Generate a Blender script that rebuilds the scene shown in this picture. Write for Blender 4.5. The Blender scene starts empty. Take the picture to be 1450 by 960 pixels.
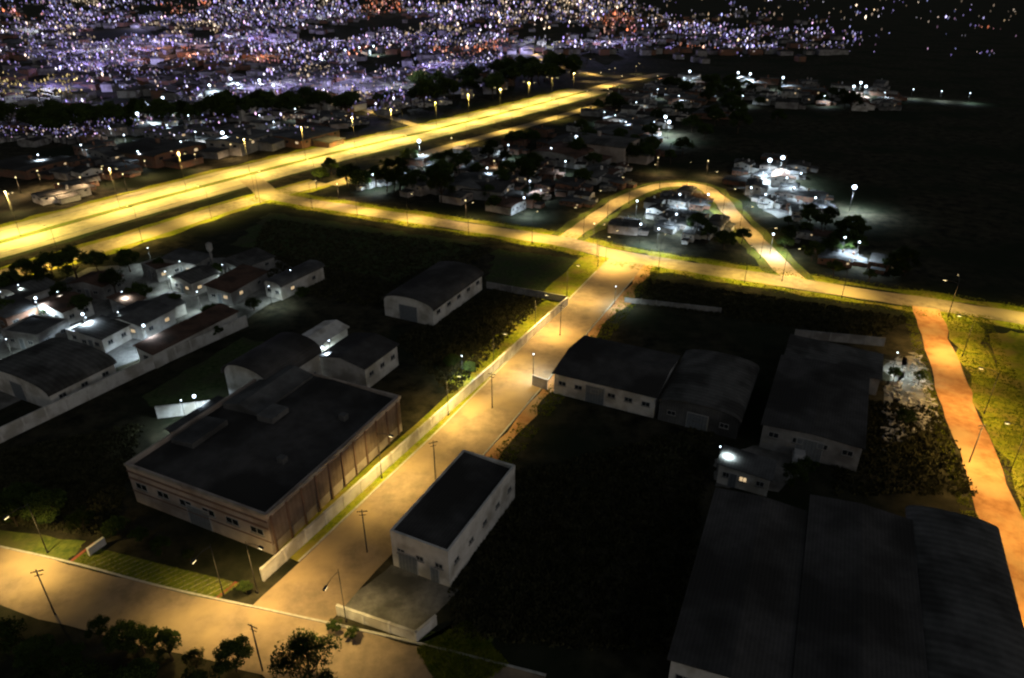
import bpy, bmesh, math, random
from mathutils import Vector, Matrix, noise
random.seed(7)
S = bpy.context.scene
COL = S.collection
H = 60.0
PITCH = math.radians(27.5)
F = 980.0
sp, cp = math.sin(PITCH), math.cos(PITCH)

# ---------- survey helper: photo measurement -> ground coordinates (metres)
def P(x, y, z=0.0):
    k = 480 - y
    dz = -F*sp + k*cp
    dy = F*cp + k*sp
    t = (H - z)/(-dz)
    return Vector(((x-725)*t, dy*t, z))
def HT(x, y, ytop):
    Y = P(x, y).y
    k = (480-ytop)/F
    return H - Y*(sp-k*cp)/(cp+k*sp)

# ---------- camera
cam = bpy.data.cameras.new("camera"); cam.sensor_width = 36; cam.lens = F/1450*36
cam.clip_start = 0.5; cam.clip_end = 20000
cam.dof.use_dof = True; cam.dof.focus_distance = 3.3; cam.dof.aperture_fstop = 2.8
co = bpy.data.objects.new("camera", cam); COL.objects.link(co)
co.location = (0, 0, H); co.rotation_euler = (math.radians(90)-PITCH, 0, 0)
S.camera = co
S.view_settings.view_transform = 'Standard'; S.view_settings.look = 'None'; S.view_settings.exposure = 0

# ---------- world
w = bpy.data.worlds.new("World"); S.world = w; w.use_nodes = True
nt = w.node_tree; nt.nodes.clear()
sky = nt.nodes.new("ShaderNodeTexSky"); sky.sky_type = 'NISHITA'; sky.sun_disc = False
sky.sun_elevation = math.radians(6); sky.sun_rotation = math.radians(140)
bg = nt.nodes.new("ShaderNodeBackground"); bg.inputs[1].default_value = 0.036
hs_ = nt.nodes.new("ShaderNodeHueSaturation"); hs_.inputs["Saturation"].default_value = .4
out = nt.nodes.new("ShaderNodeOutputWorld")
nt.links.new(sky.outputs[0], hs_.inputs["Color"]); nt.links.new(hs_.outputs[0], bg.inputs[0]); nt.links.new(bg.outputs[0], out.inputs[0])
sun = bpy.data.lights.new("moon", 'SUN'); sun.energy = 0.06; sun.angle = math.radians(4); sun.color = (.95, .95, 1)
so = bpy.data.objects.new("moon", sun); COL.objects.link(so)
so.rotation_euler = (math.radians(50), 0, math.radians(40))

# ---------- materials
def mat(name, c1, c2=None, scale=1.0, rough=.9, big=None, bump=0.0, corr=None, corr_axis=0, c3=None, metallic=0, spec=0.15, corr_lo=.8):
    m = bpy.data.materials.new(name); m.use_nodes = True
    n = m.node_tree.nodes; l = m.node_tree.links
    b = n["Principled BSDF"]; b.inputs["Roughness"].default_value = rough
    b.inputs["Metallic"].default_value = metallic
    b.inputs["Specular IOR Level"].default_value = spec
    c2 = c2 or tuple(v*.7 for v in c1)
    tc = n.new("ShaderNodeTexCoord")
    nz = n.new("ShaderNodeTexNoise"); nz.inputs["Scale"].default_value = scale; nz.inputs["Detail"].default_value = 6
    nz.inputs["Roughness"].default_value = .65
    l.new(tc.outputs["Object"], nz.inputs["Vector"])
    rp = n.new("ShaderNodeValToRGB"); rp.color_ramp.elements[0].position = .36; rp.color_ramp.elements[1].position = .64
    rp.color_ramp.elements[0].color = (*c1, 1); rp.color_ramp.elements[1].color = (*c2, 1)
    l.new(nz.outputs["Fac"], rp.inputs[0]); col = rp.outputs[0]
    if c3:
        nb = n.new("ShaderNodeTexNoise"); nb.inputs["Scale"].default_value = big or scale*.1; nb.inputs["Detail"].default_value = 5
        l.new(tc.outputs["Object"], nb.inputs["Vector"])
        r2 = n.new("ShaderNodeValToRGB"); r2.color_ramp.elements[0].position = .45; r2.color_ramp.elements[1].position = .62
        l.new(nb.outputs["Fac"], r2.inputs[0])
        mx = n.new("ShaderNodeMixRGB"); l.new(r2.outputs[0], mx.inputs[0]); l.new(col, mx.inputs[1]); mx.inputs[2].default_value = (*c3, 1)
        col = mx.outputs[0]
    hsrc = nz.outputs["Fac"]
    if corr:
        sx = n.new("ShaderNodeSeparateXYZ"); l.new(tc.outputs["Object"], sx.inputs[0])
        mu = n.new("ShaderNodeMath"); mu.operation = 'MULTIPLY'; mu.inputs[1].default_value = corr
        l.new(sx.outputs[corr_axis], mu.inputs[0])
        si = n.new("ShaderNodeMath"); si.operation = 'SINE'; l.new(mu.outputs[0], si.inputs[0])
        mr = n.new("ShaderNodeMapRange"); mr.inputs[1].default_value = -1; mr.inputs[2].default_value = 1
        mr.inputs[3].default_value = corr_lo; mr.inputs[4].default_value = 1.0
        l.new(si.outputs[0], mr.inputs[0])
        m2 = n.new("ShaderNodeMixRGB"); m2.blend_type = 'MULTIPLY'; m2.inputs[0].default_value = 1
        l.new(col, m2.inputs[1]); l.new(mr.outputs[0], m2.inputs[2]); col = m2.outputs[0]
        hsrc = si.outputs[0]
    l.new(col, b.inputs["Base Color"])
    if bump:
        bp = n.new("ShaderNodeBump"); bp.inputs["Strength"].default_value = bump; bp.inputs["Distance"].default_value = .05
        l.new(hsrc, bp.inputs["Height"]); l.new(bp.outputs[0], b.inputs["Normal"])
    return m
def emis(name, c, s, attr=False):
    m = bpy.data.materials.new(name); m.use_nodes = True
    n = m.node_tree.nodes; l = m.node_tree.links; n.clear()
    e = n.new("ShaderNodeEmission"); e.inputs[0].default_value = (*c, 1); e.inputs[1].default_value = s
    o = n.new("ShaderNodeOutputMaterial"); l.new(e.outputs[0], o.inputs[0])
    if attr:
        a = n.new("ShaderNodeVertexColor"); a.layer_name = "Col"; l.new(a.outputs[0], e.inputs[0])
    try: m.cycles.emission_sampling = 'NONE'
    except Exception: pass
    return m

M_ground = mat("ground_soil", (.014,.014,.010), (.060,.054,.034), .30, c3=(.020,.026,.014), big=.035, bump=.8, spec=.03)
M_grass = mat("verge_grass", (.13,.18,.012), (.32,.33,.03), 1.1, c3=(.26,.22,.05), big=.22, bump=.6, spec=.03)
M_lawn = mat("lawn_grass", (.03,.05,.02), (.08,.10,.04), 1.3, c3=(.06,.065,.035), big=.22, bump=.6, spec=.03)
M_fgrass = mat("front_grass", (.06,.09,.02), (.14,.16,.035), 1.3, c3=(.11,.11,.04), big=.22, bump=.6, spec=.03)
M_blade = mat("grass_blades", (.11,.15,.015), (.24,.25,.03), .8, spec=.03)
M_scrub = mat("dry_scrub", (.028,.032,.014), (.085,.08,.042), .8, spec=.03)
M_asph = mat("dusty_glow_asphalt", (.20,.165,.11), (.34,.27,.18), .6, c3=(.40,.32,.19), big=.09, bump=.2)  # broad c3 patches put uneven lamp light into the dusty colour
M_street = mat("worn_glow_street", (.20,.155,.11), (.32,.24,.165), .45, c3=(.42,.31,.18), big=.10, bump=.2)  # c3 mixes brighter spots of lamp light into the worn surface colour
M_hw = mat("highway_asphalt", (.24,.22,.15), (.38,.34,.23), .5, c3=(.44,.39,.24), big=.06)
M_dirt = mat("laterite_dirt", (.32,.15,.06), (.50,.26,.11), .7, c3=(.50,.32,.15), big=.15, bump=.4)
M_sand = mat("sandy_dirt", (.28,.21,.12), (.46,.36,.20), .7, c3=(.46,.33,.18), big=.15, bump=.4)
M_conc = mat("concrete", (.18,.175,.165), (.28,.27,.25), 1.2, c3=(.09,.088,.08), big=.2)
M_kerb = mat("kerb_concrete", (.35,.34,.31), (.5,.48,.44), 2)
M_white = mat("white_wall", (.62,.60,.56), (.75,.73,.70), .9, c3=(.42,.39,.34), big=.35)
M_cream = mat("cream_wall", (.40,.34,.30), (.48,.41,.36), .9, c3=(.28,.23,.195), big=.3)
M_band = mat("brown_band", (.15,.095,.075), (.20,.13,.10), 1.2)
M_sideshade = mat("beige_side_shade", (.20,.15,.12), (.26,.195,.155), .8, c3=(.15,.11,.085), big=.3, corr=9, corr_axis=1, corr_lo=.85)  # dark tone for the painted shade on the warehouse side
M_grey = mat("grey_wall", (.26,.26,.25), (.36,.35,.34), .8, c3=(.18,.17,.165), big=.3)
M_brick = mat("brick_wall", (.20,.10,.07), (.27,.14,.09), 1.5, c3=(.15,.11,.08), big=.4)
M_roofd = mat("dark_metal_roof", (.070,.067,.065), (.105,.10,.098), .4, .95, c3=(.045,.043,.041), big=.12, corr=16.0, bump=.12, corr_lo=.85, spec=.03)
M_roofg = mat("grey_metal_roof", (.11,.11,.11), (.17,.17,.17), .5, .9, c3=(.065,.065,.065), big=.15, corr=16.0, bump=.12, corr_lo=.85, spec=.03)
M_roofy = mat("fibre_cement_roof", (.10,.10,.095), (.155,.15,.145), .5, .95, c3=(.06,.058,.055), big=.2, corr=7.0, corr_axis=1, bump=.2, corr_lo=.78, spec=.03)
M_tile = mat("clay_tile_roof", (.11,.065,.05), (.16,.10,.075), 1.2, .9, c3=(.07,.05,.04), big=.3, corr=12.0, bump=.3, spec=.03)
M_glass = mat("window_glass", (.02,.025,.03), (.03,.035,.04), 1, .15, spec=.5)
M_frame = mat("window_frame", (.35,.35,.35), (.42,.42,.42), 3)
M_door = mat("steel_door", (.16,.18,.20), (.22,.24,.26), 2, .6, corr=14)
M_pole = mat("weathered_pole", (.04,.038,.035), (.06,.055,.05), 2)
M_upole = mat("concrete_pole", (.07,.065,.06), (.10,.095,.09), 2)
M_steel = mat("galvanised_steel", (.06,.06,.065), (.09,.09,.09), 3, .6)
M_bark = mat("bark", (.05,.035,.025), (.08,.06,.04), 4, bump=.6)
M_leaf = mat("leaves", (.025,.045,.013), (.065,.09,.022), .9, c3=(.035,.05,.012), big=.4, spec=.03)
M_leafshade = mat("shaded_leaves", (.015,.028,.010), (.035,.05,.018), .9, spec=.03)
M_paint = mat("road_paint", (.34,.32,.22), (.42,.40,.3), 3)
M_red = mat("red_paint", (.22,.06,.04), (.28,.09,.06), 2)
M_tyre = mat("rubber", (.02,.02,.02), (.03,.03,.03), 5)
M_lens = emis("sodium_lamp_lens", (1,.78,.36), 3)
M_lensw = emis("cool_lamp_lens", (.70,.85,1), 7)
M_lit = emis("lit_window", (1,.72,.4), .7)

# ---------- mesh builder
class MB:
    def __init__(s): s.v=[]; s.f=[]; s.m=[]; s.c=[]
    def quad(s, a,b,c,d, m=0):
        i=len(s.v); s.v += [tuple(a),tuple(b),tuple(c),tuple(d)]; s.f.append((i,i+1,i+2,i+3)); s.m.append(m)
    def poly(s, pts, m=0):
        i=len(s.v); s.v += [tuple(p) for p in pts]; s.f.append(tuple(range(i,i+len(pts)))); s.m.append(m)
    def box(s, x0,x1,y0,y1,z0,z1,m=0):
        i=len(s.v)
        s.v += [(x0,y0,z0),(x1,y0,z0),(x1,y1,z0),(x0,y1,z0),(x0,y0,z1),(x1,y0,z1),(x1,y1,z1),(x0,y1,z1)]
        for q in ((0,3,2,1),(4,5,6,7),(0,1,5,4),(1,2,6,5),(2,3,7,6),(3,0,4,7)):
            s.f.append(tuple(i+k for k in q)); s.m.append(m)
    def cone(s, p0,p1,r0,r1,n=8,m=0,cap=True):
        p0=Vector(p0); p1=Vector(p1); d=(p1-p0).normalized()
        a=d.orthogonal().normalized(); b=d.cross(a); i=len(s.v)
        for p,r in ((p0,r0),(p1,r1)):
            for k in range(n):
                t=2*math.pi*k/n; s.v.append(tuple(p+a*math.cos(t)*r+b*math.sin(t)*r))
        for k in range(n):
            s.f.append((i+k,i+(k+1)%n,i+n+(k+1)%n,i+n+k)); s.m.append(m)
        if cap:
            s.f.append(tuple(i+k for k in reversed(range(n)))); s.m.append(m)
            s.f.append(tuple(i+n+k for k in range(n))); s.m.append(m)
    def extr(s, prof, y0, y1, m=0, axis='y', mcap=None):
        mcap = m if mcap is None else mcap
        f = (lambda a,t,z:(a,t,z)) if axis=='y' else (lambda a,t,z:(t,a,z))
        n=len(prof); i=len(s.v)
        for t in (y0,y1):
            for a,z in prof: s.v.append(f(a,t,z))
        for k in range(n):
            s.f.append((i+k,i+(k+1)%n,i+n+(k+1)%n,i+n+k)); s.m.append(m)
        s.f.append(tuple(i+k for k in range(n))); s.m.append(mcap)
        s.f.append(tuple(i+n+k for k in reversed(range(n)))); s.m.append(mcap)
    def octa(s, c, r, rz, col, m=0):
        i=len(s.v); x,y,z=c
        s.v += [(x+r,y,z),(x,y+r,z),(x-r,y,z),(x,y-r,z),(x,y,z+rz),(x,y,z-rz)]
        for q in ((0,1,4),(1,2,4),(2,3,4),(3,0,4),(1,0,5),(2,1,5),(3,2,5),(0,3,5)):
            s.f.append(tuple(i+k for k in q)); s.m.append(m)
        s.c += [col]*6
    def mesh(s, name, mats, smooth=False, recalc=False):
        me=bpy.data.meshes.new(name); me.from_pydata(s.v,[],s.f)
        for q in mats: me.materials.append(q)
        me.polygons.foreach_set("material_index", s.m)
        if smooth: me.polygons.foreach_set("use_smooth",[True]*len(s.f))
        if s.c:
            a=me.color_attributes.new("Col",'FLOAT_COLOR','POINT')
            fl=[]
            for c in s.c: fl += [c[0],c[1],c[2],1]
            a.data.foreach_set("color", fl)
        if recalc:
            bm=bmesh.new(); bm.from_mesh(me); bmesh.ops.recalc_face_normals(bm, faces=bm.faces); bm.to_mesh(me); bm.free()
        me.update(); return me
def obj(name, data, loc=(0,0,0), rot=0, parent=None, **kw):
    o=bpy.data.objects.new(name, data); COL.objects.link(o)
    o.location=loc; o.rotation_euler=(0,0,rot)
    if parent: o.parent=parent
    for k,v in kw.items(): o[k]=v
    return o
def struct(name, data, **kw):
    return obj(name, data, kind="structure", **kw)
def clone(root, loc, rot=0, scale=1):
    r=root.copy(); COL.objects.link(r); r.location=loc; r.rotation_euler=(0,0,rot); r.scale=(scale,)*3
    def rec(src,dst):
        for ch in list(src.children):
            c=ch.copy(); COL.objects.link(c); c.parent=dst; rec(ch,c)
    rec(root,r); return r

# ---------- ground
mb=MB()
mb.quad((-9000,-300,0),(9000,-300,0),(9000,14000,0),(-9000,14000,0))
struct("ground", mb.mesh("ground",[M_ground]), label="dark bare soil and scrub ground around the lots")

# ---------- roads
def smooth_path(pts, step=3.0):
    P_=[Vector((p[0],p[1])) for p in pts]; out=[]
    Q=[P_[0]*2-P_[1]]+P_+[P_[-1]*2-P_[-2]]
    for i in range(1,len(Q)-2):
        a,b,c,d=Q[i-1],Q[i],Q[i+1],Q[i+2]
        n=max(2,int((c-b).length/step))
        for k in range(n):
            t=k/n
            out.append(.5*((2*b)+(-a+c)*t+(2*a-5*b+4*c-d)*t*t+(-a+3*b-3*c+d)*t**3))
    out.append(P_[-1]); return out
ROADS=[]
def frames(path):
    out=[]
    for i,p in enumerate(path):
        t=(path[min(i+1,len(path)-1)]-path[max(i-1,0)]).normalized()
        out.append((p,t,Vector((t.y,-t.x))))
    return out
def strip(name, path, o0, o1, z, m, jit=0, label=None, z1=None):
    mb=MB(); fr=frames(path); n=len(fr)
    L=[];R=[]
    for i,(p,t,nn) in enumerate(fr):
        ja=jit*noise.noise(Vector((p.x*.13,p.y*.13,3)))*2+jit*.5*random.uniform(-1,1)
        jb=jit*noise.noise(Vector((p.x*.13,p.y*.13,9)))*2+jit*.5*random.uniform(-1,1)
        a=p+nn*(o0+ja); b=p+nn*(o1+jb)
        L.append((a.x,a.y,z)); R.append((b.x,b.y,z))
    for i in range(n-1):
        mb.quad(L[i],L[i+1],R[i+1],R[i])
        if z1:
            mb.quad((*L[i][:2],0),(*L[i+1][:2],0),L[i+1],L[i]); mb.quad((*R[i][:2],0),(*R[i+1][:2],0),R[i+1],R[i])
    o=struct(name, mb.mesh(name,[m], recalc=True))
    if label: o["label"]=label
    return o
def road(px, width, name, m, z=.02, jit=0, step=3, label=None):
    path=smooth_path([P(*q) for q in px], step)
    ROADS.append((path,width/2))
    strip(name, path, -width/2, width/2, z, m, jit, label)
    return path
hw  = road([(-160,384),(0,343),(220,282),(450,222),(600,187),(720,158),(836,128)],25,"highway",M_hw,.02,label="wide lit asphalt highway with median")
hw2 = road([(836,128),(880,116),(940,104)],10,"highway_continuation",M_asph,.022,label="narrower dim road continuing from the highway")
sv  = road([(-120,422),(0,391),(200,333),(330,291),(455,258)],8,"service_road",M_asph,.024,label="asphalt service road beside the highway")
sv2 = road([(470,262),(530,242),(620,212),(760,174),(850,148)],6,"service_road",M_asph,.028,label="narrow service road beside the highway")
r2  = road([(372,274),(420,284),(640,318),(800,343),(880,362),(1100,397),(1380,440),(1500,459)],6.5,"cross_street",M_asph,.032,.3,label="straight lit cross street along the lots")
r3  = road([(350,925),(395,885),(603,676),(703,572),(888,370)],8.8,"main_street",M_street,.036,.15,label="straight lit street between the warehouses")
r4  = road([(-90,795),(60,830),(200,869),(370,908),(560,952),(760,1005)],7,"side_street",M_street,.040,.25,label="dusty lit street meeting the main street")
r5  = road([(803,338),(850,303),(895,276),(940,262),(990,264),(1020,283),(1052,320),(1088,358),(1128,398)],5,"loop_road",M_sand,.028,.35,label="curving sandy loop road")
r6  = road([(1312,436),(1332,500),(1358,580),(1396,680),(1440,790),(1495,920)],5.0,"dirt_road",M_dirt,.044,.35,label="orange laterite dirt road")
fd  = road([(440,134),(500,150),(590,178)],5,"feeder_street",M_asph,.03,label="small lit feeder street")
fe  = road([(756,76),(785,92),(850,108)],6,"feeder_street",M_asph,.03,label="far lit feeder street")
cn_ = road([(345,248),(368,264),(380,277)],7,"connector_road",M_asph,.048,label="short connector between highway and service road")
strip("highway_median",hw,-1.3,1.3,.14,M_fgrass,label="grass median of the highway",z1=True)
strip("highway_edge",hw,8.9,9.4,.025,M_conc,.05,label="worn darker strip between carriageway and slip lane")
strip("highway_edge",hw,-9.4,-8.9,.025,M_conc,.05,label="worn darker strip between carriageway and slip lane")
def dashes(path,off,wd,z,gap=6):
    mb=MB(); fr=frames(path)
    for i in range(len(fr)-1):
        if gap and (i % 3)==2: continue
        (p,t,n),(q,u,k)=fr[i],fr[i+1]
        a=p+n*(off-wd); b=p+n*(off+wd); c=q+k*(off+wd); d=q+k*(off-wd)
        mb.quad((a.x,a.y,z),(b.x,b.y,z),(c.x,c.y,z),(d.x,d.y,z))
    struct("road_marking",mb.mesh("road_marking",[M_paint]),label="white painted lane lines")
for o in (-5.2,5.2): dashes(hw,o,.08,.027)
for o in (-12.1,12.1): dashes(hw,o,.08,.027,gap=0)
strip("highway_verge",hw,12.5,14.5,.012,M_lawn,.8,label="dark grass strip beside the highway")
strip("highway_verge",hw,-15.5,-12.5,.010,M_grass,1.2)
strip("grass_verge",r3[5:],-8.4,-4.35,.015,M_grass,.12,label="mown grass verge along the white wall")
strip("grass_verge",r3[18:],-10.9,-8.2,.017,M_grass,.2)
strip("kerb",r3[5:-3],-4.6,-4.37,.13,M_kerb,z1=True)
strip("kerb",r3[14:-3],4.37,4.6,.12,M_kerb,z1=True)
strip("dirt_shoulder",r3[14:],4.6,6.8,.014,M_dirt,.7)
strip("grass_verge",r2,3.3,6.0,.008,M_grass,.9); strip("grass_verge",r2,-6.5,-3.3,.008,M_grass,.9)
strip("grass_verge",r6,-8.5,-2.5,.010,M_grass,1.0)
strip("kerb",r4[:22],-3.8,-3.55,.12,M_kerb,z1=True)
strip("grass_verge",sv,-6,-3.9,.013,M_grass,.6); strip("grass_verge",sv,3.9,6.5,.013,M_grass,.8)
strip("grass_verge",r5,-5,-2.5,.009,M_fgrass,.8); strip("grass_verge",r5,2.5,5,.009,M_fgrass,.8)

def patch(name, px, z, m, label, sub=10, jit=.4):
    c=[P(*q) for q in px]; pts=[]
    n=len(c)
    for i in range(n):
        a,b=c[i],c[(i+1)%n]
        for k in range(sub):
            q=a.lerp(b,k/sub); pts.append((q.x+random.uniform(-jit,jit),q.y+random.uniform(-jit,jit),z))
    mb=MB(); mb.poly(pts); return struct(name,mb.mesh(name,[m],recalc=True),label=label)
patch("lawn",[(200,560),(345,478),(430,500),(330,560),(235,592)],.006,M_lawn,"mown lawn inside the walled compound")
patch("yard",[(-60,600),(340,455),(440,400),(380,360),(120,380),(-60,470)],.005,M_conc,"paved yard between the houses",jit=.8)
patch("yard",[(475,862),(590,900),(650,835),(555,800)],.007,M_conc,"concrete forecourt of a small building",jit=.1)
patch("yard",[(1255,510),(1300,500),(1335,600),(1250,640)],.007,M_conc,"pale rubble strewn yard",jit=.9,sub=16)
patch("yard",[(1030,255),(1100,235),(1165,290),(1100,310)],.007,M_conc,"pale industrial yard",jit=.8)
patch("yard",[(1010,650),(1120,615),(1150,660),(1100,695),(1015,690)],.007,M_conc,"paved service yard",jit=.3)
patch("field",[(590,915),(650,880),(690,910),(730,1000),(640,1000)],.006,M_fgrass,"rough grass corner of an empty lot",jit=1.0,sub=16)
patch("field",[(1395,470),(1480,470),(1560,780),(1500,780)],.006,M_grass,"rough grass beside the dirt road",jit=.8)
patch("field",[(380,300),(690,345),(560,400),(330,345)],.0035,M_lawn,"dark open grass field beside the cross street",jit=1.2,sub=16)
patch("field",[(700,352),(860,372),(800,418),(690,400)],.0035,M_lawn,"dark open grass field beside the main street",jit=1.0,sub=16)
patch("front_lawn",[(-40,742),(120,768),(95,797),(-60,762)],.007,M_fgrass,"grass strip in front of a warehouse",jit=.3)
patch("parking_strip",[(135,775),(340,826),(305,852),(95,797)],.012,M_fgrass,"grass block parking strip",jit=.05)
mb=MB(); a,b,c,d=P(135,777),P(338,828),P(304,850),P(97,797)
for i in range(3,22):
    t=i/22
    p=a.lerp(b,t); q=d.lerp(c,max(0,t-.03)); e=(b-a).normalized()*.05
    mb.quad((*(p-e).xy,.018),(*(p+e).xy,.018),(*(q+e).xy,.018),(*(q-e).xy,.018))
struct("parking_marking",mb.mesh("parking_marking",[M_paint]),label="painted parking bay lines")
mb=MB()
for (x0,y0,x1,y1) in ((135,768,98,797),(335,824,300,853)):
    p=P(x0,y0);q=P(x1,y1);e=(b-a).normalized()*.2
    mb.quad((*(p-e).xy,.03),(*(p+e).xy,.03),(*(q+e).xy,.03),(*(q-e).xy,.03))
struct("red_path",mb.mesh("red_path",[M_red]),label="red painted footpath strips")

# ---------- grass tufts
def tufts(n, sampler, hmax=.35, rr=.12, per=3):
    mb=MB()
    for _ in range(n):
        x,y=sampler()
        for k in range(per):
            ox,oy=random.uniform(-rr,rr)*1.5,random.uniform(-rr,rr)*1.5
            a=random.uniform(0,6.28); h=random.uniform(.4,1)*hmax; r=random.uniform(.35,1)*rr
            dx,dy=math.cos(a)*r,math.sin(a)*r; lx,ly=random.uniform(-.15,.15),random.uniform(-.15,.15)
            i=len(mb.v); mb.v += [(x+ox-dx,y+oy-dy,0),(x+ox+dx,y+oy+dy,0),(x+ox+lx,y+oy+ly,h)]; mb.f.append((i,i+1,i+2)); mb.m.append(0)
    return mb
def along(path,o0,o1):
    fr=frames(path)
    def f():
        i=random.randrange(len(fr)-1); p,t,n=fr[i]; q=p+t*random.uniform(0,3)+n*random.uniform(o0,o1); return q.x,q.y
    return f
def inquad(px):
    c=[P(*q) for q in px]
    def f():
        u,v=random.random(),random.random(); q=(c[0].lerp(c[1],u)).lerp(c[3].lerp(c[2],u),v); return q.x,q.y
    return f
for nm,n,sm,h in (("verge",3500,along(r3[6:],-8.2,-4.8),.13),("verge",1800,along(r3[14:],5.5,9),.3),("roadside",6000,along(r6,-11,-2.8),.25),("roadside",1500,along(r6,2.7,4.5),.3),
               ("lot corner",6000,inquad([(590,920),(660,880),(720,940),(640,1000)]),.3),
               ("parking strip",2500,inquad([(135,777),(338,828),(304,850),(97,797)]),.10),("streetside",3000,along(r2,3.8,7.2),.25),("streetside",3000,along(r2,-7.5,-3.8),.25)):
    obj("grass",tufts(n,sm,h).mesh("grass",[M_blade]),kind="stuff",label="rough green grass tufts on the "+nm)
for n,q in ((6000,[(640,690),(1010,600),(960,930),(640,900)]),(5000,[(380,310),(700,352),(560,440),(330,400)]),(3000,[(0,640),(200,600),(160,760),(0,740)]),(2500,[(920,395),(1290,450),(1240,480),(900,430)]),(3500,[(560,480),(700,410),(770,425),(640,560)]),(1800,[(1180,560),(1330,580),(1380,700),(1180,700)])):
    obj("scrub",tufts(n,inquad(q),.5,.3,4).mesh("scrub",[M_scrub]),kind="stuff",label="dry weeds and scrub covering an empty lot")
mb=MB(); f=inquad([(1255,515),(1305,505),(1330,600),(1250,630)])
for _ in range(260):
    x,y=f(); s=random.uniform(.12,.5); a=random.uniform(0,3)
    dx,dy=math.cos(a)*s,math.sin(a)*s
    mb.cone((x-dx,y-dy,s*.3),(x+dx,y+dy,s*.35),s*.5,s*.35,5)
obj("rubble",mb.mesh("rubble",[M_kerb]),kind="stuff",label="pale broken rubble and scrap on a yard")

# ---------- buildings
GA=math.radians(-26)
WM={}
def window_meshes(w,h):
    k=(round(w,2),round(h,2))
    if k in WM: return WM[k]
    fr=MB(); t=.07
    fr.box(-w/2,w/2,-.05,.0,h-t,h); fr.box(-w/2,w/2,-.05,.0,0,t); fr.box(-w/2,-w/2+t,-.05,0,t,h-t); fr.box(w/2-t,w/2,-.05,0,t,h-t); fr.box(-.03,.03,-.045,0,t,h-t)
    pn=MB(); pn.box(-w/2+t,w/2-t,-.025,0,t,h-t)
    sl=MB(); sl.box(-w/2-.08,w/2+.08,-.12,0,-.08,-.002)
    WM[k]=(fr.mesh("window",[M_frame]),pn.mesh("pane",[M_glass]),pn.mesh("pane",[M_lit]),sl.mesh("sill",[M_conc])); return WM[k]
def add_window(root,x,y,z,rot,w,h,lit=False):
    a=window_meshes(w,h)
    o=obj("window",a[0],(x,y,z),rot,root); obj("pane",a[2 if lit else 1],(0,0,0),0,o); obj("sill",a[3],(0,0,0),0,o)
def add_door(root,x,y,rot,w,h):
    m=MB(); m.box(-w/2,w/2,-.05,0,.01,h); o=obj("door",m.mesh("door",[M_door]),(x,y,0),rot,root)
    m=MB(); m.box(-w/2-.1,-w/2-.002,-.08,0,.01,h); m.box(w/2+.002,w/2+.1,-.08,0,.01,h); m.box(-w/2-.1,w/2+.1,-.08,0,h+.002,h+.12); obj("door_frame",m.mesh("door_frame",[M_frame]),(0,0,0),0,o)
    m=MB(); m.box(w/2-.2,w/2-.14,-.11,-.052,1.0,1.15); obj("handle",m.mesh("handle",[M_steel]),(0,0,0),0,o)
def prof(W,h,rise,kind):
    if kind=='gable': return [(0,h),(W/2,h+rise),(W,h)]
    if kind=='arch': return [(W/2-W/2*math.cos(math.pi*k/14), h+rise*math.sin(math.pi*k/14)**.85 if 0<k<14 else h) for k in range(15)]
    if kind=='mono': return [(0,h+rise),(W,h)]
    return [(0,h),(W,h)]
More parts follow.
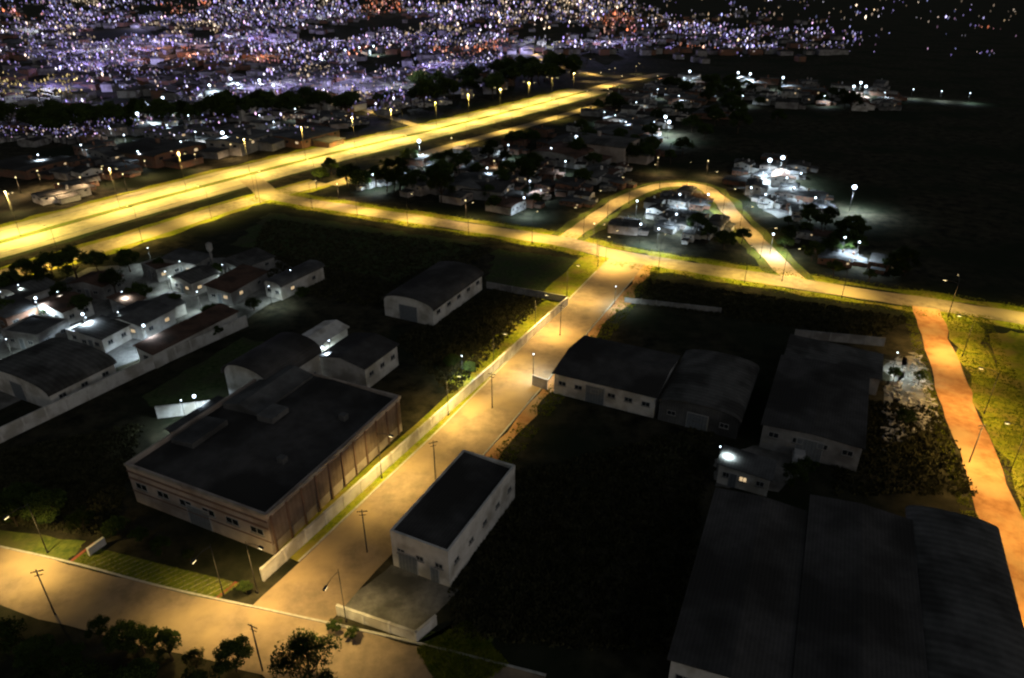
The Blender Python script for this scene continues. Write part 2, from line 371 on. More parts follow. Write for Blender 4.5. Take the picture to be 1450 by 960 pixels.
def building(name,label,cat,A=None,B=None,C=None,ytop=None,h=None,W=None,L=None,org=None,ang=GA,roof='gable',rise=1.2,axis='y',wm=M_white,rm=M_roofd,wins=(),doors=(),parapet=0,over=.35,band=None,pm=None):
    v=Vector((math.cos(ang),math.sin(ang))); u=Vector((-v.y,v.x))
    if B:
        b=P(*B).xy
        if W is None: W=abs((b-P(*A).xy).dot(v))
        if L is None: L=abs((P(*C).xy-b).dot(u))
        if h is None: h=HT(B[0],B[1],ytop)
        o2=b-v*W
    else: o2=Vector(org)
    root=obj(name,None,(o2.x,o2.y,0),ang); root.empty_display_size=.5
    root["label"]=label; root["category"]=cat
    sw,ln=(W,L) if axis=='y' else (L,W)
    top=prof(sw,h,rise,roof)
    m=MB(); m.extr([(0,0),(sw,0)]+list(reversed(top)),0,ln,0,axis); obj("wall",m.mesh("wall",[wm],recalc=True),parent=root)
    if parapet:
        m=MB(); m.extr([(.3,h+.05),(sw-.3,h+.05)]+[(min(max(a,.3),sw-.3),z+.12) for a,z in reversed(top)],.3,ln-.3,0,axis)
        obj("roof",m.mesh("roof",[rm],recalc=True),parent=root)
        m=MB(); t=.25; z0,z1=h+.002,h+parapet
        m.box(-.02,W+.02,-.02,t,z0,z1); m.box(-.02,W+.02,L-t,L+.02,z0,z1); m.box(-.02,t,t+.002,L-t-.002,z0,z1); m.box(W-t,W+.02,t+.002,L-t-.002,z0,z1)
        obj("parapet",m.mesh("parapet",[pm or wm]),parent=root)
    else:
        sc=lambda a:sw/2+(a-sw/2)*(1+2*over/sw)
        lo=[(sc(a),z+.02) for a,z in top]; hi=[(a,z+.12) for a,z in lo]
        m=MB(); m.extr(lo+list(reversed(hi)),-over,ln+over,0,axis); obj("roof",m.mesh("roof",[rm],recalc=True),parent=root)
    if band:
        for z0,z1,bm in band:
            m=MB(); m.box(-.06,W+.06,-.08,-.022,z0,z1); obj("trim_band",m.mesh("trim_band",[bm]),parent=root)
    for face,n,ww,wh,z,lit in wins:
        for i in range(n):
            t=(i+.5)/n
            li = lit and random.random()<lit
            if face=='front': add_window(root,W*t,-.003,z,0,ww,wh,li)
            elif face=='right': add_window(root,W+.003,L*t,z,math.pi/2,ww,wh,li)
            elif face=='left': add_window(root,-.003,L*t,z,-math.pi/2,ww,wh,li)
    for face,t,dw,dh in doors:
        if face=='front': add_door(root,W*t,-.003,0,dw,dh)
        elif face=='right': add_door(root,W+.003,L*t,math.pi/2,dw,dh)
    return root,W,L,h

rt,W,L,h=building("warehouse","large pale beige warehouse with horizontal bands and dark roof","warehouse",A=(178,722),B=(388,786),C=(578,612),ytop=736,ang=math.radians(-24.5),
    roof='gable',rise=.6,wm=M_cream,rm=M_roofd,parapet=.8,pm=M_cream,
    band=[(3.9,4.15,M_band),(4.9,5.15,M_band),(1.9,2.05,M_band)],wins=[('front',6,2.0,1.0,2.6,0)],doors=[('front',.5,3.5,3.0)])
m=MB(); m.box(W+.022,W+.07,.1,L-.1,1.5,h-.1); obj("side_cladding",m.mesh("side_cladding",[M_sideshade]),(0,0,0),0,rt)  # added dark panel, the dim upper wall is put into its colour
for i in range(11):
    m=MB(); m.box(0,.15,-.12,.12,0,h+.3); obj("pilaster",m.mesh("pilaster",[M_band]),(W+.075,L*(i+.2)/10.6,0),0,rt)
m=MB(); m.box(-.1,W+.1,-.14,-.085,h+.45,h+.85); m.box(W+.23,W+.28,0,L,h+.4,h+.85); obj("cornice",m.mesh("cornice",[M_grey]),(0,0,0),0,rt)
m=MB(); m.extr([(1.0,h),(7.5,h),(7.5,h+.9),(4.2,h+1.7),(1.0,h+.9)],L*.55,L*.98); obj("roof_monitor",m.mesh("roof_monitor",[M_roofg],recalc=True),(0,0,0),0,rt)
m=MB(); m.box(W*.36,W*.48,L*.52,L*.64,h,h+1.5); obj("roof_box",m.mesh("roof_box",[M_roofg]),(0,0,0),0,rt)
m=MB(); m.extr([(1.0,h),(5.0,h),(5.0,h+1.2),(1.0,h+.7)],L*.22,L*.44); obj("roof_box",m.mesh("roof_box",[M_roofg],recalc=True),(0,0,0),0,rt)
m=MB(); m.box(0,1.0,0,.9,h+.3,h+1.2); vm=m.mesh("roof_vent",[M_roofg])
for x,y in ((W*.75,L*.3),(W*.8,L*.7)): obj("roof_vent",vm,(x,y,0),0,rt)
building("lean_to_shed","low grey lean-to roof behind a warehouse","shed",A=(235,650),B=(310,665),L=9,h=3.4,roof='mono',rise=.8,wm=M_grey,rm=M_roofg)
building("hangar","arched roof hangar with pale end wall","hangar",A=(322,574),B=(388,590),C=(455,540),ytop=547,roof='arch',rise=2.4,wm=M_white,rm=M_roofd,doors=[('front',.5,3,3.2)],wins=[('right',3,1.2,.8,2,0)])
building("shed","long grey shed behind the warehouse","shed",A=(455,535),B=(520,552),C=(560,516),ytop=522,roof='gable',rise=1,wm=M_white,rm=M_roofd,wins=[('right',3,1.2,.8,2,0)])
building("annex_building","small white gabled building with bright lights","building",A=(424,510),B=(455,519),C=(495,492),ytop=490,roof='gable',rise=.8,wm=M_white,rm=M_white,wins=[('front',2,1.2,1,1.5,0),('right',3,1.2,1,1.5,0)])
building("hangar","arched roof hangar with pale side wall","hangar",A=(546,446),B=(614,462),C=(688,411),ytop=440,roof='arch',rise=1.8,wm=M_white,rm=M_roofd,wins=[('right',5,1.4,.8,2.0,0)],doors=[('front',.5,4,3.2)])
building("small_warehouse","white block building with dark sheet roof","building",A=(552,807),B=(637,832),C=(722,703),ytop=788,roof='mono',rise=.5,wm=M_white,rm=M_roofd,parapet=.7,
    wins=[('front',3,1.0,.7,2.4,0),('right',5,1.0,.6,2.4,0)],doors=[('front',.75,1.0,2.1),('front',.28,2.4,2.6)])
building("hangar","gabled hangar with white lower walls","hangar",A=(780,562),B=(925,592),L=14,h=3.8,roof='gable',rise=1.0,axis='x',wm=M_white,rm=M_roofd,wins=[('front',6,1.3,.8,1.8,0)],doors=[('front',.42,3,3)])
building("hangar","arched grey sheet metal hangar","hangar",A=(930,596),B=(1042,622),L=17,h=2.9,roof='arch',rise=1.5,wm=M_roofg,rm=M_roofy,wins=[('front',3,1.3,.8,1.4,0)],doors=[('front',.5,3.0,2.6)])
building("warehouse","dark low pitched warehouse","warehouse",A=(1072,642),B=(1212,668),L=22,h=4,roof='gable',rise=.4,wm=M_grey,rm=M_roofd,wins=[('front',4,1.4,.9,2.2,0)],doors=[('front',.5,3.4,3.2)])
building("shed","low dark lean-to shed behind a warehouse","shed",A=(1105,540),B=(1240,560),L=9,h=3.0,roof='mono',rise=.5,wm=M_grey,rm=M_roofy,wins=[('right',2,1.2,.8,1.4,0)])
building("guard_house","small white service block beside a shed","building",A=(1012,690),B=(1085,703),L=4,h=2.8,roof='mono',rise=.4,wm=M_white,rm=M_roofg,wins=[('front',3,1,.8,1.3,.4)],doors=[('front',.3,.9,2.1)])
A24=math.radians(-24)
building("factory_shed","wide dark roofed factory shed","factory",org=(14.3,41.8),W=10,L=25,h=6,ang=A24,roof='gable',rise=.5,wm=M_white,rm=M_roofd,wins=[('front',4,1.4,.9,3.4,0)],doors=[('front',.5,3.4,3.6)])
building("factory_shed","wide dark roofed factory shed","factory",org=(23.8,37.6),W=10,L=28,h=6.2,ang=A24,roof='gable',rise=.5,wm=M_grey,rm=M_roofd)
building("factory_shed","narrow factory shed with lighter arched roof","factory",org=(33.5,34.2),W=8.6,L=30,h=5.6,ang=A24,roof='arch',rise=1.0,wm=M_grey,rm=M_roofy)
building("shed","long low shed with arched roof","shed",A=(-40,560),B=(78,583),C=(160,534),ytop=560,roof='arch',rise=1.8,wm=M_white,rm=M_roofy,doors=[('front',.5,3,3)],wins=[('right',3,1.2,.8,1.6,0)])
building("row_shed","long narrow tile roofed shed along the wall","shed",B=(222,522),C=(345,462),W=4,h=2.8,roof='mono',rise=.8,wm=M_white,rm=M_tile,wins=[('front',1,1.2,.8,1.4,0)])
hs=[(205,482,9,8,3,'gable',M_white,M_roofg),(95,462,9,6,3,'gable',M_white,M_tile),(60,498,8,7,3,'flat',M_grey,M_roofg),(150,500,6,6,2.8,'mono',M_white,M_roofy),
    (400,425,4.5,13,3.0,'arch',M_white,M_roofg),(330,432,6,12,2.8,'mono',M_grey,M_tile),(275,420,7,7,3,'gable',M_white,M_roofy),(345,396,6,9,2.6,'mono',M_grey,M_roofy),(280,392,8,6,3,'mono',M_grey,M_roofg),(225,400,7,6,2.6,'flat',M_grey,M_tile),(150,425,8,6,3,'gable',M_grey,M_tile),(40,440,9,7,3,'gable',M_white,M_roofy),(15,470,7,6,3,'mono',M_brick,M_roofg),
    (240,455,5,4,2.4,'mono',M_white,M_roofg),(120,490,4,3,2.3,'flat',M_white,M_roofg),(185,450,5,4,2.6,'mono',M_grey,M_tile)]
rn={'gable':'gabled','flat':'flat roofed','mono':'lean-to','arch':'arch roofed'}
for x,y,W_,L_,h_,rf,wm_,rm_ in hs:
    building("house","%s single storey house with %s walls in a yard"%(rn[rf],wm_.name.split('_')[0]),"house",B=(x,y),W=W_,L=L_,h=h_,roof=rf,rise=.9,wm=wm_,rm=rm_,parapet=.4 if rf=='flat' else 0,
        wins=[('front',2,1.1,.8,1.2,.15),('right',2,1.1,.8,1.2,.15)] if L_>4.5 else [('front',1,1.0,.8,1.1,0)],doors=[('front',.5,.9,2.1)] if W_>4.6 else [],ang=GA+math.radians(random.uniform(-14,14)))

# ---------- boundary walls
def bwall(px, hgt, label, m=M_white, t=.2, step=3.0):
    pts=[P(*q).xy for q in px]
    for a,b in zip(pts[:-1],pts[1:]):
        d=(b-a); Ln=d.length; an=math.atan2(d.y,d.x)
        root=obj("boundary_wall",None,(a.x,a.y,0),an,label=label,category="wall",group="boundary walls around the lots"); root.empty_display_size=.3
        mb=MB(); mb.box(0,Ln,-t/2,t/2,0,hgt); obj("panel",mb.mesh("panel",[m]),parent=root)
        mb=MB(); mb.box(-.02,Ln+.02,-t/2-.05,t/2+.05,hgt+.002,hgt+.09); obj("coping",mb.mesh("coping",[m]),parent=root)
        n=min(60,int(Ln/step)); me=MB(); me.box(-.13,.13,-t/2-.06,t/2+.06,0,hgt+.12); me=me.mesh("pillar",[m])
        for i in range(n+1): obj("pillar",me,(Ln*i/max(n,1),0,.003),0,root)
bwall([(374,822),(556,656),(698,528),(803,432)],1.8,"long white boundary wall with pillars beside the street")
bwall([(-30,642),(205,528),(350,462)],2.2,"tall pale wall around the compound",M_white)
bwall([(480,870),(590,908),(618,884)],1.3,"low white wall around a forecourt",M_white)
bwall([(690,408),(800,428)],1.4,"plain pale wall behind a lot",M_grey)
bwall([(885,428),(1020,443)],1.0,"plain pale wall behind a lot",M_grey)
bwall([(1125,478),(1250,490)],1.6,"plain pale wall behind a shed",M_grey)
bwall([(755,545),(775,552)],1.8,"short white gate wall",M_white)
bwall([(128,786),(150,770)],1.0,"short white gate wall",M_white)
bwall([(225,592),(325,580)],2.0,"floodlit white garden wall",M_white)

# ---------- lamps
def light(name,kind,energy,col,size=.25,spot=146,blend=1.0):
    l=bpy.data.lights.new(name,kind); l.energy=energy; l.color=col; l.shadow_soft_size=size
    if kind=='SPOT': l.spot_size=math.radians(spot); l.spot_blend=blend
    return l
VAR={}
def lamp_proto(energy,col,lens,hgt=9,arm=2.0,lab="",grp="",size=1.0,double=False,spot=146,blend=1.0,var=(.45,.75,1.0,1.25)):
    r=obj("street_lamp",None,(0,0,-500)); r.empty_display_size=.3
    m=MB(); m.cone((0,0,0),(0,0,hgt),.06,.035,8); m.cone((0,0,0),(0,0,.4),.12,.10,8); obj("pole",m.mesh("pole",[M_pole],True),parent=r)
    for sg in ((1,-1) if double else (1,)):
        rr=0 if sg>0 else math.pi
        m=MB(); m.cone((0,0,hgt-.3),(arm*.5,0,hgt+.15),.03,.03,6); m.cone((arm*.5,0,hgt+.15),(arm,0,hgt+.25),.03,.03,6); obj("arm",m.mesh("arm",[M_steel]),(0,0,0),rr,r)
        m=MB(); m.extr([(arm-.1,hgt+.15),(arm+.6*size,hgt+.17),(arm+.55*size,hgt+.30),(arm+.05,hgt+.33)],-.13*size,.13*size); hd=obj("lamp_head",m.mesh("lamp_head",[M_steel],recalc=True),(0,0,0),rr,r)
        m=MB(); m.box(arm+.0,arm+.5*size,-.11*size,.11*size,hgt+.06,hgt+.145); obj("lens",m.mesh("lens",[lens]),parent=hd)
    obj("lamp_light",light("lamp_light",'SPOT',energy,col,spot=spot,blend=blend),((0 if double else arm+.3),0,hgt-.02 if not double else hgt+.1),0,r)
    r["label"]=lab; r["category"]="street lamp"; r["group"]=grp
    VAR[r.name]=[light("lamp_light",'SPOT',energy*k,(col[0],col[1]*(1+random.uniform(-.05,.04)),col[2]),spot=spot,blend=blend) for k in var]
    return r
def place_along(proto,path,spacing,off,start=0,jit=3.5):
    fr=frames(path); acc=spacing-start; n=0; vs=VAR[proto.name]
    for i in range(1,len(fr)):
        acc+=(fr[i][0]-fr[i-1][0]).length
        if acc>=spacing:
            acc-=spacing+random.uniform(-jit,jit); p,t,nn=fr[i]
            q=p+nn*off; inward=-nn if off>=0 else nn
            c=clone(proto,(q.x,q.y,.03),math.atan2(inward.y,inward.x)); n+=1
            for ch in c.children:
                if ch.type=='LIGHT': ch.data=random.choice(vs)
    return n
SOD=(1,.69,.22)
LM=lamp_proto(10500,SOD,M_lens,7.5,2.0,"lit sodium street lamp on the verge of a street","street lamps along the streets",1,False,142,.85,(.5,.75,.95,1.1))
LJ=lamp_proto(5600,(1,.70,.24),M_lens,7.5,2.4,"lit sodium street lamp beside a dusty street","street lamps along the streets",1,False,136,.9,(.6,.9,1.2))
LH=lamp_proto(64000,(1,.73,.20),M_lens,12,3,"tall double armed sodium lamp in the highway median","tall lamps along the highway",1.2,True,142,1.0,(.85,1,1.15))
LHF=lamp_proto(20000,(1,.70,.20),M_lens,10,3,"tall lit sodium lamp beside a far street","tall lamps along the highway",1.4)
LD=lamp_proto(8000,(1,.60,.18),M_lens,7.5,2.2,"lit orange lamp beside a dirt road","lamps along the dirt roads",1,False,148,.7,(.6,.85,1.1))
LL=lamp_proto(8000,(1,.69,.26),M_lens,7.5,2.2,"lit amber lamp beside the loop road","lamps along the dirt roads",1,False,134,.9,(.7,1,1.2))
LS=lamp_proto(15000,(1,.73,.20),M_lens,9,2.4,"lit sodium lamp beside a service road","lamps along the service roads",1,False,136)
LC=lamp_proto(8800,(1,.72,.19),M_lens,7.5,2.6,"lit sodium lamp beside the cross street","lamps along the cross street",1,False,138)
place_along(LM,r3,18,-5.2,6)
place_along(LC,r2,19,4.5,2)
place_along(LJ,r4,21,-4.3,8)
place_along(LL,r5,16,3.3,3)
place_along(LD,r6,16,-3.4,2)
place_along(LH,hw,25,0.0,4,1)
place_along(LHF,hw2,45,6,20)
place_along(LS,sv,20,5.2,6); place_along(LS,sv2,34,4,6)
place_along(LS,fd,34,4,6); place_along(LHF,fe,50,5,6)
g=P(888,372); clone(LM,(g.x-5,g.y+1,.03),0)

def flood_proto(energy,col,lens,hgt,r_,lab,grp):
    r=obj("floodlight",None,(0,0,-500)); r.empty_display_size=.3
    m=MB(); m.cone((0,0,0),(0,0,hgt),.05,.04,8); obj("pole",m.mesh("pole",[M_pole],True),parent=r)
    m=MB(); m.box(-.5*r_,.5*r_,-.05,.05,hgt,hgt+.1); obj("crossbar",m.mesh("crossbar",[M_steel]),parent=r)
    bm=bmesh.new(); bmesh.ops.create_icosphere(bm,subdivisions=2,radius=r_*.5); me=bpy.data.meshes.new("lamp_globe"); bm.to_mesh(me); bm.free(); me.materials.append(lens)
    obj("lamp_globe",me,(0,0,hgt+.12+r_*.5),0,r)
    obj("lamp_light",light("lamp_light",'SPOT',energy,col,.3,158,.8),(.9,-.9,hgt-.2),0,r)
    r["label"]=lab; r["category"]="floodlight"; r["group"]=grp
    return r
COOL=(.66,.84,1)
FB=flood_proto(22000,COOL,M_lensw,6.5,1.3,"bright cool white floodlight on a pole","bright floodlights over industrial yards")
FM=flood_proto(4800,COOL,M_lensw,4.8,.5,"cool white yard light on a pole, some added to brighten the blocks","cool yard lights among the buildings")
FS=flood_proto(1200,(.78,.95,.95),M_lensw,4.0,.2,"small cool white yard lamp on a post","small yard lamps beside the houses")
FW=flood_proto(3200,(1,.66,.34),M_lens,5,.4,"warm yard light on a pole","warm yard lights among the buildings")
for x,y in ((975,118),(1043,120),(1060,122),(1106,128),(1205,142),(1222,142),(945,198),(815,222),(1202,300),(1085,258),(1103,254),(320,215),(200,185),(340,138),(510,80),(490,84),(530,78),(235,160),(390,140),(940,190),(1215,136),(330,130),(370,132),(595,228),(300,140),(215,172),(455,95)):
    clone(FB,(*P(x,y).xy,0))
for x,y in ((742,305),(575,268),(600,240),(870,180),(900,160),(1120,290),(1080,300),(1150,305),(1060,290),(1110,275),(1130,268),(955,330),(905,345),(1190,365),(1165,150),(1010,140),(1250,145),(780,230),(925,190),(270,180),(300,150),(420,170),(180,210),(350,205),(100,190),(260,220),(60,240),(690,260),(1210,372),(930,352),(280,205),(390,190),(210,160),(855,175),(885,190),(960,150),(1290,140),(1330,143),(1370,146),
    (530,270),(720,225),(800,250),(880,225),(1090,360),(960,300),(930,140),(1050,150),(370,180),(120,225),(200,235),(213,497),(128,480),(62,456),(285,602),(462,530),(900,310),(1000,300),(160,200),(240,195),(650,240),(750,280)):
    clone(FM,(*P(x,y).xy,0))  # several of these added only to raise mid-distance brightness
for x,y in ((130,478),(60,455),(35,430),(385,432),(415,408),(265,600),(470,512),(755,532),(1014,668),(1262,530),(240,410),(180,440),(320,400),(20,510),(105,520),(870,432),(215,375),(175,470),(285,440),(655,535),(10,440),(90,440),(260,395)):
    clone(FS,(*P(x,y).xy,0))
for x,y in ((30,275),(90,285),(150,262),(210,250),(20,300),(860,140),(880,120),(850,115),(900,105),(660,310),(480,285),(700,250),(640,215),(1000,250),(930,245),(840,345),(330,225),(830,115),(870,108),(930,120),(0,285),(60,265),(120,275),(280,240),(180,270)):
    clone(FW,(*P(x,y).xy,0))

# ---------- utility poles
up=obj("utility_pole",None,(0,0,-500),label="tall concrete utility pole with crossarm",category="utility pole",group="utility poles along the streets")
m=MB(); m.cone((0,0,0),(0,0,6.5),.09,.06,8); obj("pole",m.mesh("pole",[M_upole],True),parent=up)
m=MB(); m.box(-.6,.6,.07,.12,6.1,6.17); m.box(-.4,.4,.07,.12,5.6,5.66); obj("crossarm",m.mesh("crossarm",[M_bark]),parent=up)
im=MB(); im.cone((0,0,0),(0,0,.15),.04,.03,6); im=im.mesh("insulator",[M_conc])
for x in (-.5,-.25,.25,.5): obj("insulator",im,(x,.095,6.172),0,up)
for x,y in ((78,870),(372,950),(520,782),(617,680),(697,578),(793,475),(1372,655)):
    clone(up,(*P(x,y).xy,0),random.uniform(-.5,.5))

# ---------- trees
def tree_mesh(seed,R,Ht,nleaf,clumps=26,ls=.3):
    rnd=random.Random(seed); t=MB()
    th=Ht*.3; p=Vector((0,0,0)); r=.045*Ht*.6
    q=Vector((rnd.uniform(-.3,.3),rnd.uniform(-.3,.3),th)); t.cone(p,q,r,r*.7,8)
    ends=[]
    for k in range(6):
        a=k*1.05+rnd.uniform(-.3,.3); rr=R*rnd.uniform(.45,.75)
        mid=q+Vector((math.cos(a)*rr*.5,math.sin(a)*rr*.5,Ht*.16)); e=q+Vector((math.cos(a)*rr,math.sin(a)*rr,Ht*rnd.uniform(.2,.45)))
        t.cone(q,mid,r*.5,r*.32,6); t.cone(mid,e,r*.32,r*.1,5); ends.append(e)
    t.cone(q,q+Vector((0,0,Ht*.45)),r*.6,r*.1,6)
    c=MB(); cs=[]
    for e in ends: cs.append((e,R*.34))
    while len(cs)<clumps:
        a=rnd.uniform(0,6.28); ph=rnd.uniform(-.5,1.5); rr=R*rnd.uniform(.5,.95)
        cs.append((Vector((math.cos(a)*math.cos(ph)*rr,math.sin(a)*math.cos(ph)*rr,Ht*.58+math.sin(ph)*rr*.6*Ht/(2*R))),R*rnd.uniform(.18,.36)))
    for i in range(nleaf):
        ce,cr=cs[rnd.randrange(len(cs))]
        d=Vector((rnd.gauss(0,1),rnd.gauss(0,1),rnd.gauss(0,.75))).normalized()*cr*rnd.uniform(.4,1.05)
        o=ce+d; a=Vector((rnd.uniform(-1,1),rnd.uniform(-1,1),rnd.uniform(-.6,.6))).normalized()*ls*rnd.uniform(.6,1.3); b=a.orthogonal().normalized()*ls*.5
        c.quad(o-a*.5,o+b*.6,o+a*.6,o-b*.6, 0 if d.z>0 or rnd.random()<.3 else 1)  # undersides of leaf clumps take the darker green, shade put into colour
    return t.mesh("trunk",[M_bark],recalc=True), c.mesh("crown",[M_leaf,M_leafshade])
TV=[]
for k,(R,Ht,nl) in enumerate(((3.2,6.5,5600),(2.6,5.5,4400),(2.2,6.0,3400),(3.0,5.0,4400))):
    a,b=tree_mesh(k+3,R,Ht,nl); r=obj("tree",None,(0,0,-500)); r.empty_display_size=.3
    obj("trunk",a,parent=r); obj("crown",b,parent=r)
    r["label"]="leafy green tree with a dense irregular crown"; r["category"]="tree"; r["group"]="trees around the lots"; TV.append(r)
tl=[(440,975,1.05),(335,950,.7),(245,935,.75),(175,915,.55),(145,902,.4),(205,925,.6),(280,950,.55),(10,925,.8),(60,945,.6),(100,950,.6),(60,990,.8),(120,1000,.9),(200,1010,.9),(290,1000,.8),(350,842,.35),
 (75,392,1.2),(110,398,1.3),(140,385,1.0),(165,420,1.2),(60,415,1.1),(40,400,.9),(200,430,.9),(250,440,.7),(300,450,.6),(120,450,.8),(10,455,.9),(310,480,.5),(360,440,.6),(430,425,.5),(20,420,1.1),(90,430,.9),(235,385,.8),(185,385,.9),(270,405,.7),(310,395,.7),(75,450,.7),(225,460,.5),(45,470,.6),
 (470,250,1.2),(455,258,1.0),(500,262,1.1),(550,245,1),(610,262,1.1),(580,232,1.2),(700,300,.8),(760,292,.8),(1000,345,1),(1025,352,1),(985,330,.9),(1050,345,.8),(1265,540,.5),(1280,600,.5),(1120,690,.6),(1140,672,.5),(1300,545,.5),
 (30,725,.8),(75,742,.8),(120,752,.6),(25,745,.7),(165,758,.5),(230,785,.4),(200,768,.4),(270,795,.35),(640,520,.5),(665,530,.4),(1180,390,.7),(1230,400,.6),(1265,395,.6),(500,905,.25),(475,895,.3)]
for i,(x,y,s) in enumerate(tl):
    clone(TV[i%4],(*P(x,y).xy,0),random.uniform(0,6.28),s)
def okroad(p,r):
    for path,hwid in ROADS:
        for q in path[::2]:
            if (q-p).length<hwid+r: return False
    return True
nt_=0
def woods(px,n,s0,s1):
    global nt_
    f=inquad(px)
    for _ in range(n):
        x,y=f()
        if okroad(Vector((x,y)),3):
            clone(TV[random.randrange(4)],(x,y,0),random.uniform(0,6.28),random.uniform(s0,s1)); nt_+=1
woods([(0,205),(480,160),(560,150),(0,185)],60,1.3,2.2)
woods([(560,130),(800,95),(820,110),(600,165)],50,1.6,2.6)
woods([(480,262),(830,180),(960,235),(640,305)],50,.9,1.5)
woods([(840,160),(980,115),(1250,150),(960,225)],40,1.0,1.8)
woods([(1030,300),(1180,300),(1290,400),(1120,370)],26,.6,1.1)

# ---------- cars
def car_proto(col,name):
    cm=mat("car_paint_"+name,col,tuple(c*.9 for c in col),2,.3,spec=.5)
    r=obj("parked_car",None,(0,0,-500)); r.empty_display_size=.3
    m=MB(); m.extr([(-2.05,.35),(2.05,.35),(2.1,.6),(1.95,.82),(1.0,.95),(-1.5,.98),(-2.0,.9),(-2.1,.6)],-.85,.85)
    m.extr([(-1.45,.981),(.95,.951),(.35,1.42),(-1.05,1.44)],-.72,.72); obj("body",m.mesh("body",[cm],recalc=True),parent=r)
    m=MB(); m.extr([(-1.2,1.03),(.75,1.0),(.32,1.36),(-1.0,1.37)],-.735,.735); obj("side_window",m.mesh("side_window",[M_glass],recalc=True),parent=r)
    wm=MB(); wm.cone((0,-.1,0),(0,.1,0),.33,.33,14); wm=wm.mesh("wheel",[M_tyre])
    for x in (-1.3,1.3):
        for y in (-.78,.78): obj("wheel",wm,(x,y,.33),0,r)
    hm=MB(); hm.box(-.02,.02,-.18,.18,-.07,.07); hm=hm.mesh("headlight",[M_kerb])
    for y in (-.6,.6): obj("headlight",hm,(2.06,y,.68),0,r)
    r["label"]=name+" hatchback car parked on the ground beside buildings"; r["category"]="car"; r["group"]="parked cars"
    return r
cs=[car_proto((.5,.5,.5),"white"),car_proto((.03,.03,.035),"black"),car_proto((.2,.21,.23),"silver")]
for i,(x,y,a) in enumerate(((1130,650,1.2),(110,470,.2),(70,480,.3),(235,500,1.2),(265,470,1.1),(1080,285,.3),(1095,282,.3))):
    clone(cs[i%3],(*P(x,y).xy,.02),a)

r=obj("water_tower",None,(*P(303,382).xy,0),label="slim pale water tower above the houses",category="water tower")
m=MB(); m.cone((0,0,0),(0,0,4.5),.3,.3,12); obj("column",m.mesh("column",[M_conc],True),parent=r)
m=MB(); m.cone((0,0,4.502),(0,0,5.1),.35,.7,12); m.cone((0,0,5.1),(0,0,6.4),.7,.7,12); m.cone((0,0,6.4),(0,0,6.7),.7,.2,12); obj("tank",m.mesh("tank",[M_grey]),parent=r)

# ---------- mid distance buildings
def house_variant(k):
    rnd=random.Random(k); W=rnd.uniform(6,15); L=rnd.uniform(7,18); h=rnd.uniform(2.8,4.6); kind=rnd.choice(['gable','gable','arch','mono','flat'])
    m=MB()
    def one(x0,y0,W,L,h,kind,rise):
        top=prof(W,h,rise,kind); top=[(a+x0,z) for a,z in top]; m.extr([(x0,0),(x0+W,0)]+list(reversed(top)),y0,y0+L,0)
        cx=x0+W/2
        sc=lambda a:cx+(a-cx)*(1+.6/W)
        lo=[(sc(a),z+.02) for a,z in top]; hi=[(a,z+.14) for a,z in lo]; m.extr(lo+list(reversed(hi)),y0-.3,y0+L+.3,1)
    one(0,0,W,L,h,kind,rnd.uniform(.6,1.5))
    one(W+.35,L*rnd.uniform(.2,.5),W*.4,L*.4,h*.62,'mono',.5)
    if rnd.random()<.6: one(W*.15,-L*.3-.4,W*.5,L*.3,h*.55,'flat',0)
    n=int(W/3)
    for i in range(n):
        x=W*(i+.5)/n; m.box(x-.5,x+.5,-.04,-.003,h-1.3,h-.5,3 if rnd.random()<.12 else 2)
    n=int(L/3.5)
    for i in range(n):
        y=L*(i+.5)/n; m.box(W+.003,W+.04,y-.5,y+.5,h-1.1,h-.4,3 if rnd.random()<.12 else 2)
    tx,ty=W*.7,L*.6
    m.cone((tx,ty,h),(tx,ty,h+2.2),.5,.5,8,0)
    return m.mesh("town_building",[rnd.choice([M_white,M_white,M_grey,M_grey,M_brick,M_cream]),rnd.choice([M_roofd,M_roofg,M_roofg,M_roofy,M_tile]),M_glass,M_lit],recalc=True),max(W,L)
HV=[house_variant(k) for k in range(18)]
placed=[]
def free(p,r):
    if not okroad(p,r+1): return False
    for q,rr in placed:
        if (q-p).length<(rr+r)*.68: return False
    return True
NB=0
def region(px,n,label,sc=1,grp="buildings of the industrial district"):
    global NB
    f=inquad(px)
    for _ in range(n):
        p=Vector(f())
        me,rad=HV[random.randrange(18)]; s=sc*random.uniform(.6,1.1)
        if not free(p,rad*s*.6): continue
        placed.append((p,rad*s*.6)); NB+=1
        an=GA+random.choice([0,math.pi/2,0])+random.uniform(-.2,.2)
        o=obj("town_building",me,(p.x,p.y,0),an,label=label,category="building",group=grp); o.scale=(s,s,s*random.uniform(.8,1.1)*(1 if sc<1.2 else .75))
region([(480,262),(830,180),(960,235),(640,305)],14,"large low industrial shed with dark roof",1.6)
region([(0,240),(430,150),(520,170),(0,300)],20,"large low shed beside the highway",1.7)
region([(480,262),(830,180),(960,235),(640,305)],220,"low industrial building with sheet metal roof",.7)
region([(1030,238),(1110,228),(1180,300),(1080,325)],80,"pale industrial building in a floodlit yard",.6)
region([(870,335),(940,275),(990,280),(1010,350)],110,"small building inside the loop road",.55)
region([(700,285),(880,255),(830,305),(700,310)],45,"low shed beside the cross street",.7)
region([(1080,330),(1180,340),(1290,400),(1150,378)],34,"small house beside the cross street",.5)
region([(830,150),(960,112),(1000,170),(860,205)],150,"low building beyond the highway junction",.85)
region([(960,112),(1260,128),(1260,155),(960,165)],80,"far low building beside floodlit yards",.9)
region([(0,240),(430,150),(520,170),(0,300)],200,"low building beside the highway",.75)

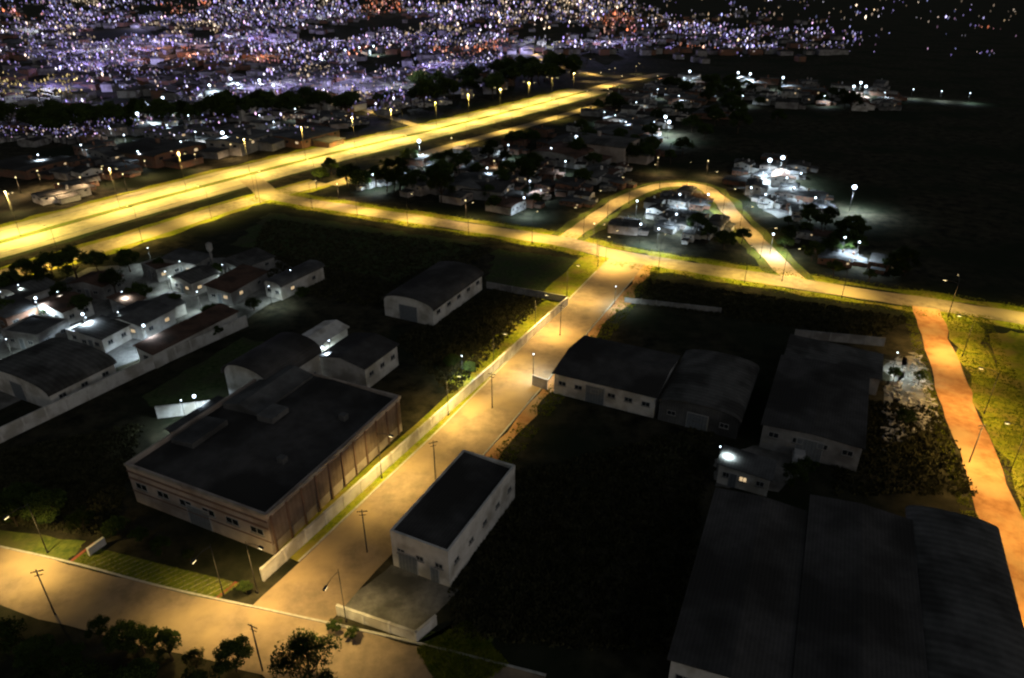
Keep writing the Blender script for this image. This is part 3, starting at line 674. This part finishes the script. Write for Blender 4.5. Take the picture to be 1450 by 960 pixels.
# ---------- city: far houses and lamps
def citydens(x,y):
    if x<840 and y>345-x*.268-26: return 0
    if 740<x<960 and y>78: return 0
    n=noise.noise(Vector((x*.010,y*.05,1.3)))+.9*noise.noise(Vector((x*.03,y*.16,5)))
    d=0
    if x<720:
        if y<100: d=1.0 if x<520 else 1-.6*(max(0,y-45)/60)
        elif y<150: d=.34
        elif y<210: d=.12
    elif x<945:
        e=38+14*noise.noise(Vector((x*.02,0,0)))
        d=.9 if y<e else (.22 if y<90 else 0)
    else:
        f=max(0,1-(x-945)/330)
        if 36+(x-945)*.06<y<78: d=.7*f
        elif y<36: d=.16*f+.03
        elif y<90: d=.02
    if y>100 and x>960: d=0
    if x<150 and y>112: d=max(d,.3)
    return max(0,d*(.95+2.4*n))
cols=[(.40,.30,.82),(.48,.40,.88),(.58,.52,.95),(.34,.26,.72),(.70,.62,.95),(.75,.45,.70),(.88,.83,1.0),(.42,.45,.90),(1,.75,.6)]
pts=[]
tries=0
while len(pts)<10000 and tries<190000:
    tries+=1
    x=random.uniform(-60,1480); y=random.uniform(-3,212)
    if random.random()>citydens(x,y): continue
    p=P(x,y); cn=noise.noise(Vector((x*.012,y*.03,20)))
    if cn>.38 and y<110: c=random.choice([(1,.26,.12),(1,.40,.25),(1,.55,.4),(.8,.35,.4)])
    elif cn<-.40 or (x>700 and y<40 and random.random()<.4): c=random.choice([(1,.7,.4),(1,.8,.6),(.95,.7,.5)])
    elif x<120 and 115<y<150: c=(1,.75,.3)
    else: c=random.choice(cols)
    b=random.choice([.07,.10,.15,.22,.34,.55])
    if random.random()<.06: b=1.5
    dpt=p.y*cp+H*sp
    rpx=random.choice([.6,.8,1.0,1.3])*(1.15 if b>1.2 else 1)
    r=rpx*dpt/F
    pts.append((y,p,c,b,r))
pts.sort(key=lambda t:-t[0])
near,far=pts[:280],pts[280:]
lampmats={}
for y,p,c,b,r in near:
    k=(c,b)
    if k not in lampmats: lampmats[k]=emis("city_lamp_glow",c,b*1.8)
    m=MB(); hgt=max(5,r*1.5+3); m.cone((0,0,0),(0,0,hgt-r),.06,.05,5,0); i=len(m.v)
    m.v+= [(r,0,hgt),(0,r,hgt),(-r,0,hgt),(0,-r,hgt),(0,0,hgt+r*1.3),(0,0,hgt-r*1.3)]
    for q in ((0,1,4),(1,2,4),(2,3,4),(3,0,4),(1,0,5),(2,1,5),(3,2,5),(0,3,5)): m.f.append(tuple(i+z for z in q)); m.m.append(1)
    obj("city_lamp",m.mesh("city_lamp",[M_pole,lampmats[k]]),(p.x,p.y,0),0,label="lit lamp globe on a post in the town",category="street lamp",group="lamps across the town")
mb=MB()
for y,p,c,b,r in far:
    mb.octa((p.x,p.y,5+r*1.5),r,r*random.uniform(1.1,2.3),tuple(v*b for v in c))
obj("city_lights",mb.mesh("city_lights",[emis("city_lights_glow",(1,1,1),1.8,True)]),kind="stuff",label="thousands of tiny purple and white lights of a far town")
hp=[]
while len(hp)<2800:
    x=random.uniform(-40,1190); y=random.uniform(6,205)
    d=citydens(x,y)
    if d<=0 or random.random()>d*.9+.02: continue
    hp.append((y,P(x,y).xy))
hp.sort(key=lambda t:-t[0])
for y,p in hp[:220]:
    me,rad=HV[random.randrange(18)]
    s=random.uniform(.5,.8)
    if not free(p,rad*s*.5): continue
    placed.append((p,rad*s*.5))
    o=obj("town_building",me,(p.x,p.y,0),random.uniform(0,3.1),label="low town house with sheet or tile roof",category="building",group="houses of the town"); o.scale=(s,)*3
mb=MB()
for y,p in hp[220:]:
    w_,l_,h_=random.uniform(3,6),random.uniform(3,6),random.uniform(3,5)
    mb.box(p.x-w_,p.x+w_,p.y-l_,p.y+l_,0,h_,random.choice([0,0,1]))
    mb.extr([(p.x-w_-.3,h_+.02),(p.x+w_+.3,h_+.02),(p.x,h_+1.5)],p.y-l_-.3,p.y+l_+.3,2)
obj("town_houses",mb.mesh("town_houses",[M_grey,M_brick,M_roofd]),kind="stuff",label="dense mass of far town houses")
for i in range(50):
    for _ in range(50):
        x=random.uniform(0,940); y=random.uniform(12,150)
        if random.random()<citydens(x,y): break
    p=P(x,y); cn=noise.noise(Vector((x*.012,y*.03,20)))
    col=(1,.45,.3) if (cn>.3 and y<110) else random.choice([(.45,.35,1),(.55,.5,1),(.8,.85,1)])
    l=light("town_fill_light",'POINT',min(6e4,800*(p.y/100)**2*1.6),col,1)  # bodiless lights added to wash the far houses with colour
    obj("town_fill_light",l,(p.x,p.y,12))
def kill(o):
    for c in list(o.children): kill(c)
    bpy.data.objects.remove(o)
for r in [LM,LJ,LH,LHF,LD,LL,LS,LC,FB,FM,FS,FW,up]+TV+cs: kill(r)
print("buildings",NB,"trees",nt_,"objects",len(bpy.data.objects),"city",len(pts))
